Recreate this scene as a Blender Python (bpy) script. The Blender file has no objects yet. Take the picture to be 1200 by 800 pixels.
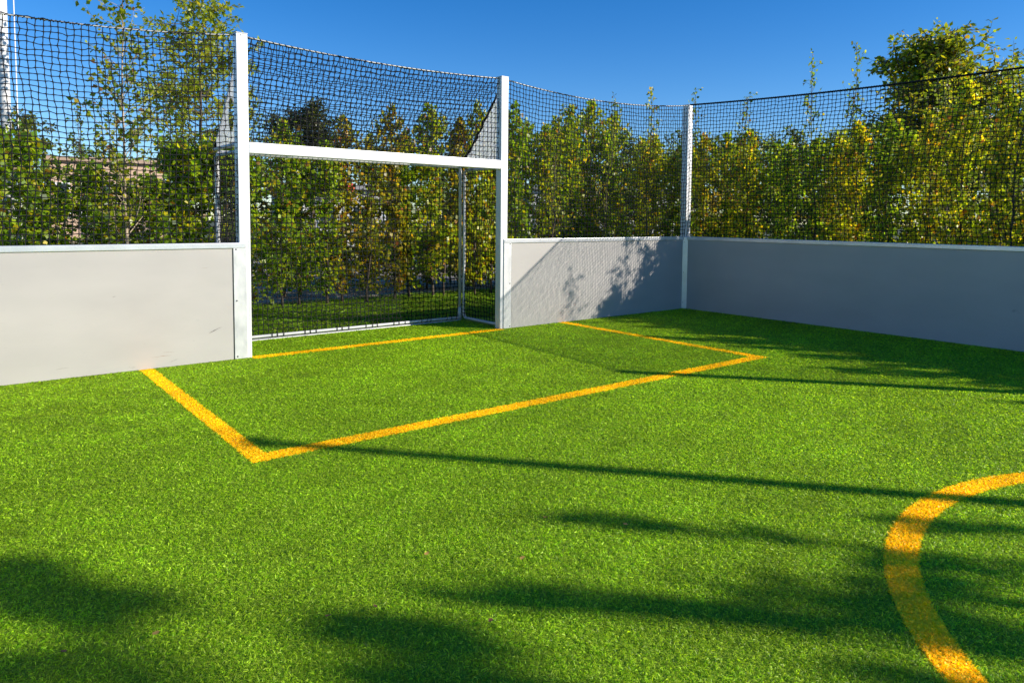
import bpy, bmesh, math, random
import numpy as np
from mathutils import Vector, Matrix

R = random.Random(7)
G = np.random.default_rng(7)
sc = bpy.context.scene
COL = sc.collection
rad = math.radians

# ------------------------------------------------------------------ sizes of the place (metres)
WX = 6.55            # face of the long board on the right
LX = -3.55           # face of the board on the left side of the court
BH = 1.106           # board height
PH = 3.055           # post height
GW = 3.0             # goal mouth
CB = 2.055           # top of the crossbar
HY = 3.45            # hedge row behind the goal wall
HX = 8.85            # hedge row behind the long board
SUN_AZ = (0.638, -0.770)
SUN_EL = rad(25.0)

# ------------------------------------------------------------------ camera
C = Vector((-2.2478, -6.8249, 1.3532))
RV = Vector((0.78303782, -0.6219162, 0.00848612)).normalized()
FV = Vector((0.621072, 0.78109476, -0.06450233)).normalized()
UV = RV.cross(FV).normalized()
FPX, SYPX = 830.44, -90.0
cd = bpy.data.cameras.new('camera'); cam = bpy.data.objects.new('camera', cd); COL.objects.link(cam)
m = Matrix((RV, UV, -FV)).transposed().to_4x4(); m.translation = C
cam.matrix_world = m
cd.sensor_width = 36; cd.lens = FPX / 1200 * 36; cd.shift_y = SYPX / 1200
cd.clip_start = 0.05; cd.clip_end = 1500
sc.camera = cam

def px(x, y, z):
    d = Vector((x, y, z)) - C
    f = d.dot(FV)
    if f < 0.05: return None
    return 600 + FPX * d.dot(RV) / f, 400 + SYPX - FPX * d.dot(UV) / f
def at(x, depth):
    """ground point that stands below picture column x at a depth from the camera"""
    d = FV * depth + RV * ((x - 600) / FPX * depth)
    return C.x + d.x, C.y + d.y
def zat(y, depth):
    return C.z + (310 - y) / FPX * depth - 0.0645 * depth

# ------------------------------------------------------------------ light
w = bpy.data.worlds.new('World'); sc.world = w; w.use_nodes = True
nt = w.node_tree
sky = nt.nodes.new('ShaderNodeTexSky'); sky.sky_type = 'NISHITA'; sky.sun_disc = False
sky.sun_elevation = SUN_EL; sky.sun_rotation = math.atan2(SUN_AZ[0], SUN_AZ[1])
sky.air_density = 1.0; sky.dust_density = 0.35; sky.ozone_density = 3.2; sky.altitude = 1400
hs = nt.nodes.new('ShaderNodeHueSaturation'); hs.inputs['Saturation'].default_value = 1.36; hs.inputs['Hue'].default_value = .508
nt.links.new(sky.outputs[0], hs.inputs['Color']); nt.links.new(hs.outputs[0], nt.nodes['Background'].inputs[0])
nt.nodes['Background'].inputs[1].default_value = 0.122
sl = bpy.data.lights.new('sun', 'SUN'); so = bpy.data.objects.new('sun', sl); COL.objects.link(so)
sl.energy = 5.0; sl.angle = rad(0.45); sl.color = (1.0, 0.92, 0.80)
sd = Vector((SUN_AZ[0] * math.cos(SUN_EL), SUN_AZ[1] * math.cos(SUN_EL), math.sin(SUN_EL)))
so.rotation_euler = sd.to_track_quat('Z', 'Y').to_euler(); so.location = (20, -24, 15)
vs = sc.view_settings
vs.view_transform = 'Standard'; vs.look = 'None'; vs.exposure = 0.46; vs.gamma = 1.0; vs.use_curve_mapping = False

# ------------------------------------------------------------------ materials
def new_mat(name):
    mt = bpy.data.materials.new(name); mt.use_nodes = True
    return mt, mt.node_tree.nodes, mt.node_tree.links, mt.node_tree.nodes['Principled BSDF']
def surf(name, c0, c1, scale=8, rough=.6, metal=0, stretch=(1, 1, 1), bump=0, bscale=60, detail=6, lo=.3, hi=.7, spec=.5):
    mt, N, L, P = new_mat(name)
    tc = N.new('ShaderNodeTexCoord'); mp = N.new('ShaderNodeMapping'); mp.inputs['Scale'].default_value = stretch
    no = N.new('ShaderNodeTexNoise'); no.inputs['Scale'].default_value = scale; no.inputs['Detail'].default_value = detail
    rp = N.new('ShaderNodeValToRGB'); rp.color_ramp.elements[0].position = lo; rp.color_ramp.elements[1].position = hi
    rp.color_ramp.elements[0].color = (*c0, 1); rp.color_ramp.elements[1].color = (*c1, 1)
    L.new(tc.outputs['Object'], mp.inputs[0]); L.new(mp.outputs[0], no.inputs['Vector']); L.new(no.outputs['Fac'], rp.inputs[0])
    L.new(rp.outputs[0], P.inputs['Base Color'])
    P.inputs['Roughness'].default_value = rough; P.inputs['Metallic'].default_value = metal
    P.inputs['Specular IOR Level'].default_value = spec
    if bump:
        n2 = N.new('ShaderNodeTexNoise'); n2.inputs['Scale'].default_value = bscale; n2.inputs['Detail'].default_value = 4
        b = N.new('ShaderNodeBump'); b.inputs['Strength'].default_value = bump; b.inputs['Distance'].default_value = .01
        L.new(mp.outputs[0], n2.inputs['Vector']); L.new(n2.outputs['Fac'], b.inputs['Height']); L.new(b.outputs[0], P.inputs['Normal'])
    return mt
M = {}
M['alu'] = surf('aluminium', (.66, .67, .69), (.78, .785, .80), 5, .42, .25, (1, 1, .35), .08, 90)
M['galv'] = surf('galvanised_steel', (.48, .49, .50), (.70, .70, .70), 9, .45, .35, (1, 1, .6), .06, 60)
M['rail'] = surf('rail_aluminium', (.56, .58, .61), (.75, .76, .78), 3, .33, .55, (1, 1, 1), .05, 40)
M['tube'] = surf('white_tube', (.46, .47, .49), (.60, .60, .60), 6, .4, .2)
M['cord'] = surf('net_cord', (.006, .007, .009), (.013, .014, .017), 30, .7, spec=.18)
M['cable'] = surf('steel_cable', (.30, .30, .29), (.5, .5, .48), 60, .45, .2)
M['screw'] = surf('screw_steel', (.10, .10, .10), (.22, .22, .22), 20, .4, .7)
M['shadowgap'] = surf('shadow_gap_tone', (.03, .03, .032), (.05, .05, .05), 20, .7)  # dark colour standing in for the shade inside a narrow gap
M['white_paint'] = surf('white_paint', (.70, .69, .67), (.80, .79, .77), 2, .4, 0, (1, 1, .1))

def panel_mat():
    mt, N, L, P = new_mat('board_laminate')
    tc = N.new('ShaderNodeTexCoord')
    def noise(scale, stretch, lo, hi):
        mp = N.new('ShaderNodeMapping'); mp.inputs['Scale'].default_value = stretch
        no = N.new('ShaderNodeTexNoise'); no.inputs['Scale'].default_value = scale; no.inputs['Detail'].default_value = 5
        mr = N.new('ShaderNodeMapRange'); mr.inputs[1].default_value = lo; mr.inputs[2].default_value = hi; mr.clamp = True
        L.new(tc.outputs['Object'], mp.inputs[0]); L.new(mp.outputs[0], no.inputs['Vector']); L.new(no.outputs['Fac'], mr.inputs[0])
        return mr.outputs[0]
    def mix(a, b, f):
        mx = N.new('ShaderNodeMix'); mx.data_type = 'RGBA'
        for s, v in ((6, a), (7, b)):
            if isinstance(v, tuple): mx.inputs[s].default_value = (*v, 1)
            else: L.new(v, mx.inputs[s])
        L.new(f, mx.inputs[0]); return mx.outputs[2]
    base = mix((.435, .412, .388), (.392, .372, .352), noise(1.3, (1, 1, 2.2), .35, .68))
    base = mix(base, (.31, .295, .28), noise(3.0, (3, 3, 60), .66, .80))      # fine wiping streaks
    base = mix(base, (.20, .185, .17), noise(7.0, (2.2, 2.2, 16), .735, .77))     # ball scuffs
    base = mix(base, (.31, .30, .285), noise(9.0, (1, 1, 1.2), .68, .78))       # smudges
    L.new(base, P.inputs['Base Color']); P.inputs['Roughness'].default_value = .48
    return mt
M['panel'] = panel_mat()

def leaf_mat(name, trans=.42, rough=.38, hue=.03, val=.5, gain=1.0):
    mt, N, L, P = new_mat(name)
    a = N.new('ShaderNodeAttribute'); a.attribute_name = 'tint'
    oi = N.new('ShaderNodeObjectInfo')
    mul = N.new('ShaderNodeMix'); mul.data_type = 'RGBA'; mul.blend_type = 'MULTIPLY'; mul.inputs[0].default_value = 1
    L.new(a.outputs['Color'], mul.inputs[6]); L.new(oi.outputs['Color'], mul.inputs[7])
    P.inputs['Roughness'].default_value = rough; P.inputs['Specular IOR Level'].default_value = .6
    L.new(mul.outputs[2], P.inputs['Base Color'])
    tr = N.new('ShaderNodeBsdfTranslucent')
    br = N.new('ShaderNodeMix'); br.data_type = 'RGBA'; br.blend_type = 'MULTIPLY'; br.inputs[0].default_value = 1
    br.inputs[7].default_value = (1.5 * gain, 1.45 * gain, .8 * gain, 1)
    L.new(mul.outputs[2], br.inputs[6]); L.new(br.outputs[2], tr.inputs['Color'])
    ms = N.new('ShaderNodeMixShader'); ms.inputs[0].default_value = trans
    L.new(P.outputs[0], ms.inputs[1]); L.new(tr.outputs[0], ms.inputs[2])
    L.new(ms.outputs[0], N['Material Output'].inputs['Surface'])
    return mt
M['leaf'] = leaf_mat('leaf', .56)
M['blade'] = leaf_mat('turf_fibre', .58, .5, gain=1.05)
M['bark'] = surf('brown_bark', (.055, .042, .030), (.14, .105, .075), 30, .85, 0, (1, 1, .25), .5, 60)
M['birchbark'] = surf('birch_bark', (.10, .07, .05), (.42, .33, .24), 16, .7, 0, (1, 1, 2.5), .3, 40, lo=.36, hi=.5)
M['gusset'] = None
def gusset_mat():
    mt, N, L, P = new_mat('frosted_plastic')
    P.inputs['Base Color'].default_value = (.66, .74, .82, 1); P.inputs['Roughness'].default_value = .3
    tr = N.new('ShaderNodeBsdfTranslucent'); tr.inputs['Color'].default_value = (.93, .97, 1, 1)
    tp = N.new('ShaderNodeBsdfTransparent')
    a = N.new('ShaderNodeMixShader'); a.inputs[0].default_value = .72
    b = N.new('ShaderNodeMixShader'); b.inputs[0].default_value = .5
    L.new(P.outputs[0], a.inputs[1]); L.new(tr.outputs[0], a.inputs[2])
    L.new(a.outputs[0], b.inputs[1]); L.new(tp.outputs[0], b.inputs[2])
    L.new(b.outputs[0], N['Material Output'].inputs['Surface'])
    return mt
M['gusset'] = gusset_mat()

# ------------------------------------------------------------------ mesh helpers
def link(o, parent=None):
    COL.objects.link(o)
    if parent is not None: o.parent = parent
    return o
def npmesh(name, V, F, mat, tint=None, smooth=False):
    V = np.asarray(V, np.float32); F = np.asarray(F, np.int32); n, k = F.shape
    me = bpy.data.meshes.new(name)
    me.vertices.add(len(V)); me.vertices.foreach_set('co', V.ravel())
    me.loops.add(n * k); me.loops.foreach_set('vertex_index', F.ravel())
    me.polygons.add(n); me.polygons.foreach_set('loop_start', np.arange(0, n * k, k, dtype=np.int32))
    try: me.polygons.foreach_set('loop_total', np.full(n, k, np.int32))
    except Exception: pass
    if tint is not None:
        at_ = me.attributes.new('tint', 'FLOAT_COLOR', 'FACE')
        at_.data.foreach_set('color', np.c_[tint, np.ones(len(tint))].astype(np.float32).ravel())
    me.update(calc_edges=True)
    if smooth: me.polygons.foreach_set('use_smooth', np.ones(n, bool))
    me.materials.append(mat)
    return me
class MB:
    def __init__(s): s.v = []; s.f = []; s.sm = []
    def box(s, x0, x1, y0, y1, z0, z1):
        b = len(s.v)
        s.v += [(x, y, z) for z in (z0, z1) for y in (y0, y1) for x in (x0, x1)]
        for q in ((0, 2, 3, 1), (4, 5, 7, 6), (0, 1, 5, 4), (1, 3, 7, 5), (3, 2, 6, 7), (2, 0, 4, 6)):
            s.f.append(tuple(b + i for i in q)); s.sm.append(False)
        return s
    def tube(s, pts, r, n=8, cap=True, closed=False):
        pts = [Vector(p) for p in pts]; k = len(pts)
        rs = r if isinstance(r, (list, tuple)) else [r] * k
        b = len(s.v); up = None
        for i, p in enumerate(pts):
            a = pts[i - 1] if i > 0 else (pts[-1] if closed else p); c = pts[i + 1] if i < k - 1 else (pts[0] if closed else p)
            t = (c - a).normalized()
            if up is None:
                up = t.cross(Vector((.31, .52, .79)));  up.normalize()
            up = (up - t * up.dot(t)).normalized(); q = t.cross(up)
            for j in range(n):
                an = 2 * math.pi * j / n
                s.v.append(tuple(p + (up * math.cos(an) + q * math.sin(an)) * rs[i]))
        for i in range(k if closed else k - 1):
            for j in range(n):
                i2 = (i + 1) % k
                s.f.append((b + i * n + j, b + i * n + (j + 1) % n, b + i2 * n + (j + 1) % n, b + i2 * n + j)); s.sm.append(True)
        if cap and not closed:
            s.f.append(tuple(b + j for j in range(n))[::-1]); s.f.append(tuple(b + (k - 1) * n + j for j in range(n))); s.sm += [False, False]
        return s
    def mesh(s, name, mat):
        me = bpy.data.meshes.new(name); me.from_pydata([tuple(v) for v in s.v], [], s.f)
        me.polygons.foreach_set('use_smooth', s.sm); me.materials.append(mat); me.update()
        return me
    def build(s, name, mat, parent=None, bevel=0, seg=2):
        o = bpy.data.objects.new(name, s.mesh(name, mat)); link(o, parent)
        if bevel:
            bv = o.modifiers.new('bevel', 'BEVEL'); bv.width = bevel; bv.segments = seg; bv.limit_method = 'ANGLE'; bv.angle_limit = rad(40)
        return o
def empty(name, loc, rz=0):
    o = bpy.data.objects.new(name, None); o.empty_display_size = .2; COL.objects.link(o)
    o.location = loc; o.rotation_euler = (0, 0, rz); return o
def tag(o, label, cat, group=None, kind=None):
    if label: o['label'] = label
    if cat: o['category'] = cat
    if group: o['group'] = group
    if kind: o['kind'] = kind
    return o
def kind(o, k='structure'): o['kind'] = k; return o
ORD = ['', 'first', 'second', 'third', 'fourth', 'fifth', 'sixth', 'seventh', 'eighth', 'ninth', 'tenth', 'eleventh', 'twelfth', 'thirteenth', 'fourteenth', 'fifteenth', 'sixteenth', 'seventeenth', 'eighteenth', 'nineteenth', 'twentieth', 'twenty-first', 'twenty-second', 'twenty-third', 'twenty-fourth', 'twenty-fifth', 'twenty-sixth', 'twenty-seventh', 'twenty-eighth', 'twenty-ninth', 'thirtieth'] + ['thirty-' + k for k in ('first', 'second', 'third', 'fourth', 'fifth', 'sixth', 'seventh', 'eighth', 'ninth')] + ['fortieth'] + ['forty-' + k for k in ('first', 'second', 'third', 'fourth', 'fifth', 'sixth', 'seventh', 'eighth', 'ninth')]

# ------------------------------------------------------------------ ground
def sheet(name, x0, x1, y0, y1, z, mat, nx=1, ny=1):
    xs = np.linspace(x0, x1, nx + 1); ys = np.linspace(y0, y1, ny + 1)
    X, Y = np.meshgrid(xs, ys); V = np.c_[X.ravel(), Y.ravel(), np.full(X.size, z)]
    i = np.arange(nx); j = np.arange(ny); I, J = np.meshgrid(i, j); a = (J * (nx + 1) + I).ravel()
    F = np.c_[a, a + 1, a + nx + 2, a + nx + 1]
    return kind(link(bpy.data.objects.new(name, npmesh(name, V, F, mat))))
sheet('ground', -260, 260, -260, 260, -.05, surf('rough_ground', (.035, .055, .016), (.10, .10, .05), .6, .9, bump=.5, bscale=8))
M['lawn'] = surf('lawn_soil', (.05, .10, .008), (.10, .19, .014), 4, .9, bump=.8, bscale=70)
sheet('lawn', -14, 16, 1.02, 4.05, -.030, M['lawn'])
sheet('lawn', 6.70, 16, -16, 1.02, -.034, M['lawn'])
sheet('paved_path', -30, 40, 4.05, 15, -.026, surf('grey_paving', (.16, .13, .10), (.46, .41, .34), 3, .85, bump=.4, bscale=30))
turf = sheet('turf', LX, WX, -15.2, 1.02, .0, surf('turf_backing', (.16, .27, .008), (.30, .45, .012), 90, .9, bump=.8, bscale=300))

# painted lines of the court, as plan shapes
LW = .055
def line_kind(x, y):
    """0 turf, 1 goal line, 2 goal area line, 3 centre circle"""
    k = np.zeros(len(x), int)
    k[(x > 0.0) & (x < GW + .02) & (np.abs(y + .02) < .06)] = 1
    ax0, ax1, ay = -.925, 4.02, -2.90
    inx = (x > ax0 - LW) & (x < ax1 + LW); iny = (y > ay - .065) & (y < 0)
    k[inx & iny & ((np.abs(x - ax0) < LW) | (np.abs(x - ax1) < LW))] = 2
    k[inx & (np.abs(y - ay) < .065)] = 2
    r = np.hypot(x - 1.45, y + 7.38)
    k[np.abs(r - 1.893) < .062] = 3
    return k
def ground_fibres(n_target):
    """candidate fibre roots, denser near the camera, only where the picture (and a step to its side) can see them"""
    x = G.uniform(LX, WX, n_target); y = G.uniform(-7.2, 1.0, n_target)
    d = np.sqrt((x - C.x) ** 2 + (y - C.y) ** 2 + C.z ** 2)
    keep = G.random(n_target) < np.minimum(1, (2.15 / d) ** 1.15)
    x, y, d = x[keep], y[keep], d[keep]
    fd = (x - C.x) * FV.x + (y - C.y) * FV.y; rd = (x - C.x) * RV.x + (y - C.y) * RV.y
    a = np.abs(rd) / np.maximum(fd, .01)
    keep = (fd > .7) & (a < .95) & ((y < -.01) | ((x > -.05) & (x < 3.05)))
    return x[keep], y[keep], d[keep]
def smooth_noise(x, y, seed, n=10, lo=.3, hi=2.0):
    g = np.random.default_rng(seed); s = np.zeros(len(x))
    for _ in range(n):
        th = g.uniform(0, 6.28); f = g.uniform(lo, hi)
        s += np.sin((x * math.cos(th) + y * math.sin(th)) * f * 6.28 + g.uniform(0, 6.28))
    return s / math.sqrt(n)
def fibres(x, y, d, h0, w0, base, spread):
    """bent two-segment blades as one vertex/face array"""
    n = len(x)
    far = (np.maximum(d, 1.8) / 2.2)
    h = h0 * G.uniform(.6, 1.3, n); wd = w0 * far ** .75 * G.uniform(.7, 1.3, n); ln = h * far ** .35 * G.uniform(.6, 1.3, n)
    brush = smooth_noise(x, y, 5, 8, .12, .5)
    az = G.uniform(0, 6.283, n)
    fx = np.cos(az) + .3 * brush; fy = np.sin(az) - .2; l = np.hypot(fx, fy) + 1e-6; fx /= l; fy /= l
    tw = G.uniform(0, 6.283, n); sx = np.cos(tw) * .35 - fy * .9; sy = np.sin(tw) * .35 + fx * .9; l = np.hypot(sx, sy) + 1e-6; sx /= l; sy /= l
    p0 = np.c_[x, y, np.full(n, .0)]
    m1 = p0 + np.c_[fx * ln * .30, fy * ln * .30, h * G.uniform(.45, 1.0, n)]
    t1 = m1 + np.c_[fx * ln * .85, fy * ln * .85, h * G.normal(.02, .26, n)]
    s = np.c_[sx, sy, np.zeros(n)] * (wd * .5)[:, None]; s2 = s + np.c_[np.zeros(n), np.zeros(n), wd * G.normal(0, .25, n)]
    V = np.empty((n, 6, 3)); V[:, 0] = p0 - s * .6; V[:, 1] = p0 + s * .6; V[:, 2] = m1 + s2; V[:, 3] = m1 - s2; V[:, 4] = t1 + s2 * .5; V[:, 5] = t1 - s2 * .5
    V[:, :, 2] = np.maximum(V[:, :, 2], .002)
    i = np.arange(n) * 6
    F = np.empty((n, 2, 4), int); F[:, 0] = np.c_[i, i + 1, i + 2, i + 3]; F[:, 1] = np.c_[i + 3, i + 2, i + 4, i + 5]
    t = np.asarray(base)[G.integers(0, len(base), n)]
    v = (1 + spread * G.normal(0, 1, n)).clip(.45, 1.7)[:, None]
    patch = (1 + .07 * smooth_noise(x, y, 9, 8, .15, .9) + .06 * smooth_noise(x, y, 11, 10, 1.2, 4.0))[:, None]
    t = t * v * patch
    return V.reshape(-1, 3), F.reshape(-1, 4), np.repeat(t, 2, axis=0)
fx_, fy_, fd_ = ground_fibres(4300000)
lk = line_kind(fx_ + G.normal(0, .0022, len(fx_)), fy_ + G.normal(0, .0022, len(fx_)))
GREEN = [(.375, .57, .012), (.305, .49, .010), (.455, .645, .018), (.49, .655, .05), (.22, .395, .009)]
YEL = [(.96, .74, .006), (.96, .77, .008), (.93, .69, .005), (.96, .80, .02)]
sel = lk == 0
V, F, T = fibres(fx_[sel], fy_[sel], fd_[sel], .0090, .0022, GREEN, .30)
kind(link(bpy.data.objects.new('turf_grass', npmesh('turf_grass', V, F, M['blade'], T))), 'stuff')
YB = surf('yellow_backing', (.50, .25, .006), (.62, .33, .010), 60, .8)
def strip_mesh(quads):
    V = [p for q in quads for p in q]; F = [tuple(range(4 * i, 4 * i + 4)) for i in range(len(quads))]
    return V, F
def line_obj(name, k, quads):
    s = lk == k
    rep = 2 if k != 9 else 1
    xx = np.tile(fx_[s], rep) + G.normal(0, .004, s.sum() * rep); yy = np.tile(fy_[s], rep) + G.normal(0, .004, s.sum() * rep); dd = np.tile(fd_[s], rep)
    V, F, T = fibres(xx, yy, dd, .0065, .0042, YEL, .04)
    bv, bf = strip_mesh(quads); nb = len(V)
    V = np.vstack([V, np.array(bv)]); F = np.vstack([F, np.array(bf) + nb]); T = np.vstack([T, np.tile(np.array([[.96, .72, .006]]), (len(bf), 1))])
    return kind(link(bpy.data.objects.new(name, npmesh(name, V, F, M['blade'], T))))
Z = .004
def rect(x0, x1, y0, y1): return [(x0, y0, Z), (x1, y0, Z), (x1, y1, Z), (x0, y1, Z)]
line_obj('goal_line', 1, [rect(0, GW + .02, -.08, .04)])
line_obj('goal_area_line', 2, [rect(-.98, -.87, -2.835, -.002), rect(3.965, 4.075, -2.835, -.002), rect(-.98, 4.075, -2.965, -2.835)])
qs = []
for i in range(120):
    a0, a1 = math.pi * 2 * i / 120, math.pi * 2 * (i + 1) / 120
    qs.append([(1.45 + r * math.cos(a), -7.38 + r * math.sin(a), Z) for r, a in ((1.831, a0), (1.955, a0), (1.955, a1), (1.831, a1))])
line_obj('centre_circle_line', 3, qs)
# natural lawn behind the goal
n = 90000
lx = G.uniform(-2.5, 9, n); ly = G.uniform(1.03, 4.0, n); ld = np.sqrt((lx - C.x) ** 2 + (ly - C.y) ** 2)
V, F, T = fibres(lx, ly, ld, .055, .0035, [(.20, .36, .014), (.26, .42, .02), (.14, .28, .012), (.34, .42, .05)], .2)
V[:, 2] -= .03
kind(link(bpy.data.objects.new('lawn_grass', npmesh('lawn_grass', V, F, M['blade'], T))), 'stuff')

# ------------------------------------------------------------------ nets
def netting(name, P, parent, r=.0045, jit=.004, keep=None, mat=None, knots=True):
    """P: (nv+1, nu+1, 3) grid of knots -> square mesh of thin three-sided cords"""
    P = np.array(P, float); nv, nu = P.shape[0], P.shape[1]
    J = G.normal(0, jit, P.shape); P = P + J
    idx = np.arange(nv * nu).reshape(nv, nu)
    E = np.vstack([np.c_[idx[:, :-1].ravel(), idx[:, 1:].ravel()], np.c_[idx[:-1].ravel(), idx[1:].ravel()]])
    Q = P.reshape(-1, 3)
    if keep is not None:
        k = keep.ravel(); E = E[k[E[:, 0]] & k[E[:, 1]]]
    a, b = Q[E[:, 0]], Q[E[:, 1]]; t = b - a; ln = np.linalg.norm(t, axis=1, keepdims=True); t = t / np.maximum(ln, 1e-6)
    ref = np.where(np.abs(t[:, 2:3]) > .8, np.array([[1., .3, 0]]), np.array([[.1, .1, 1.]]))
    u = np.cross(t, ref); u /= np.linalg.norm(u, axis=1, keepdims=True); v = np.cross(t, u)
    ne = len(E); mid = (a + b) / 2 + G.normal(0, jit * .35, a.shape)
    V = np.empty((ne, 9, 3))
    for j in range(3):
        an = 2.0944 * j; o = (u * math.cos(an) + v * math.sin(an))
        V[:, j] = a + o * r * 1.25; V[:, 3 + j] = mid + o * r * .85; V[:, 6 + j] = b + o * r * 1.25
    i = np.arange(ne) * 9; F = []
    for s in (0, 3):
        for j in range(3):
            F.append(np.c_[i + s + j, i + s + (j + 1) % 3, i + s + 3 + (j + 1) % 3, i + s + 3 + j])
    V = V.reshape(-1, 3); F = np.vstack(F)
    return link(bpy.data.objects.new(name, npmesh(name, V, F, mat or M['cord'])), parent)
def cable(name, pts, parent, r=.006, wraps=True, mat=None):
    b = MB().tube(pts, r, 6); o = b.build(name, mat or M['cable'], parent)
    if wraps:
        wv = MB(); P = [Vector(p) for p in pts]; L = 0
        step = .026; acc = 0; sgn = 1
        for p, q in zip(P[:-1], P[1:]):
            t = (q - p); ln = t.length; t.normalize(); s = t.cross(Vector((0, 0, 1))).normalized(); u = s.cross(t)
            k = max(1, int(ln / step))
            for i in range(k):
                c = p + t * (ln * (i + .5) / k); ph = R.uniform(-.3, .3)
                wv.tube([c - t * .012 + u * (r + .002), c + s * (r + .002) * sgn, c + t * .012 - u * (r + .003)], .0042, 5)
                sgn = -sgn
        wo = wv.build('lacing', M['cord'], o)
    return o
def fence_net(label, p0, p1, zt0, zt1, sag, zb, cell=.053, rope=None):
    """vertical net between two posts from the board up to a sagging top cable"""
    p0, p1 = np.array(p0, float), np.array(p1, float); L = np.linalg.norm(p1 - p0); nu = int(round(L / cell)); nv = int(round((zt0 - zb) / cell))
    u = np.linspace(0, 1, nu + 1); v = np.linspace(0, 1, nv + 1)
    top = zt0 + (zt1 - zt0) * u - sag * 4 * u * (1 - u)
    nrm = np.array([-(p1 - p0)[1], (p1 - p0)[0]]) / L
    g = np.empty((nv + 1, nu + 1, 3))
    U, Vv = np.meshgrid(u, v)
    bulge = .018 * np.sin(U * 9.0 + 1.3) * np.sin(Vv * 3.1) + .012 * np.sin(U * 23 + Vv * 5)
    su = U + (.006 * np.sin(Vv * 7 + U * 4) * np.sin(np.pi * U))
    g[..., 0] = p0[0] + (p1 - p0)[0] * su + nrm[0] * bulge
    g[..., 1] = p0[1] + (p1 - p0)[1] * su + nrm[1] * bulge
    g[..., 2] = zb + (top[None, :] - zb) * Vv + .006 * np.sin(U * 31) * np.sin(np.pi * Vv)
    c = (p0 + p1) / 2
    e = empty('ball_net', (c[0], c[1], zb)); tag(e, label, 'ball net', 'black ball nets above the boards')
    inv = Matrix.Translation(-e.location)
    o = netting('netting', g - np.array([c[0], c[1], zb]), e)
    pts = [(p0[0] + (p1 - p0)[0] * t - c[0], p0[1] + (p1 - p0)[1] * t - c[1], zt0 + (zt1 - zt0) * t - sag * 4 * t * (1 - t) - zb) for t in np.linspace(0, 1, 60)]
    if rope: cable('top_cable', pts, e, r=rope, mat=M['cord'])
    else: cable('top_cable', pts, e)
    return e
NY = .045
fence_net('black square mesh net above the sunlit board left of the goal', (-.105, NY), (LX, NY), 3.035, 3.03, .125, BH - .01)
fence_net('black square mesh net above the dappled board between goal and corner post', (GW + .105, NY), (WX - .02, NY - .04), 3.03, 3.075, .105, BH - .01)
fence_net('black square mesh net above the long shaded board on the right', (WX + .02, -.02), (WX + .02, -7.55), 3.085, 3.05, .10, BH - .01, rope=.011)

# ------------------------------------------------------------------ boards
def board(label, p0, p1, inward, plates=(), joint=None):
    """rebound board: laminate panel, aluminium cap rail, steel end plates with screws; built along local x"""
    p0, p1 = Vector((*p0, 0)), Vector((*p1, 0)); L = (p1 - p0).length
    ang = math.atan2(p1.y - p0.y, p1.x - p0.x)
    e = empty('rebound_board', p0, ang); tag(e, label, 'rebound board', 'grey boards round the court')
    MB().box(0, L, 0, .035, .004, BH - .052).build('panel', M['panel'], e, .002)
    MB().box(-.002, L + .002, -.012, .075, BH - .052, BH).build('cap_rail', M['rail'], e, .006, 3)
    for k in joint or ():
        MB().box(k - .003, k + .003, -.0025, .02, .01, BH - .054).build('shadow_gap_strip', M['shadowgap'], e)
    for a, b in plates:
        pl = MB().box(a, b, -.010, .0, .006, BH - .001).build('end_plate', M['galv'], e, .0025)
        MB().box(b if a < L / 2 else a - .006, (b + .006) if a < L / 2 else a, -.004, .002, .006, BH - .054).build('shadow_gap_strip', M['shadowgap'], e)  # solid dark strip painted as the shadow gap along the plate edge
        for zz in (.03, .56, 1.045):
            xx = (b - .025) if a < L / 2 else (a + .025)
            MB().tube([(xx, -.009, zz), (xx, -.0125, zz), (xx, -.014, zz)], [.008, .008, .005], 10).build('screw', M['screw'], pl)
    return e
board('sunlit pale grey board left of the goal, with steel plate at the post', (LX, 0), (-.05, 0), 1, plates=((-LX - .05 - .115, -LX - .05 + .004),))
board('pale grey board between goal and corner post, dappled with leaf shadows', (GW + .05, 0), (WX - .03, 0), 1, plates=((-.004, .115),))
board('long bluish grey board in shade along the right side', (WX, -.03), (WX, -7.55), 1)
board('pale board along the left side of the court, beside the camera', (LX, -7.5), (LX, -.04), 1)

# a few ball scuffs on the sunlit board (thin smears of rubber on its face)
M['smear'] = surf('rubber_smear', (.20, .185, .17), (.33, .31, .29), 60, .7)
M['smear_brown'] = surf('clay_smear', (.30, .22, .17), (.38, .33, .29), 60, .8)
def smear(panel, x, z, L, ang, wd, mat):
    ox_ = x - LX; V, F = [], []; k = 10
    for i in range(k + 1):
        t = i / k; cx_ = ox_ + (t - .5) * L * math.cos(ang); cz_ = z + (t - .5) * L * math.sin(ang) + R.gauss(0, .0012); hw = wd * math.sin(math.pi * t) ** .6 * R.uniform(.4, 1) * .5 + .0002
        V += [(cx_, -.0006, cz_ - hw), (cx_, -.0006, cz_ + hw)]
    F = [(2 * i, 2 * i + 2, 2 * i + 3, 2 * i + 1) for i in range(k)]
    link(bpy.data.objects.new('scuff_mark', npmesh('scuff_mark', V, F, mat)), panel)
lp = [o for o in bpy.data.objects if o.name == 'panel'][0]
for x, z, L, an, wd, mt_ in ((-.335, .300, .135, .42, .011, 'smear'), (-.355, .292, .07, .42, .006, 'smear'), (-.80, .105, .17, .02, .006, 'smear_brown'), (-.74, .135, .10, -.05, .004, 'smear_brown'), (-.70, .055, .08, .35, .005, 'smear'), (-1.16, .66, .03, .1, .007, 'smear'), (-.42, .88, .07, .1, .004, 'smear_brown'), (-1.55, .09, .10, .05, .004, 'smear')):
    smear(lp, x, z, L, an, wd, M[mt_])
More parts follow.
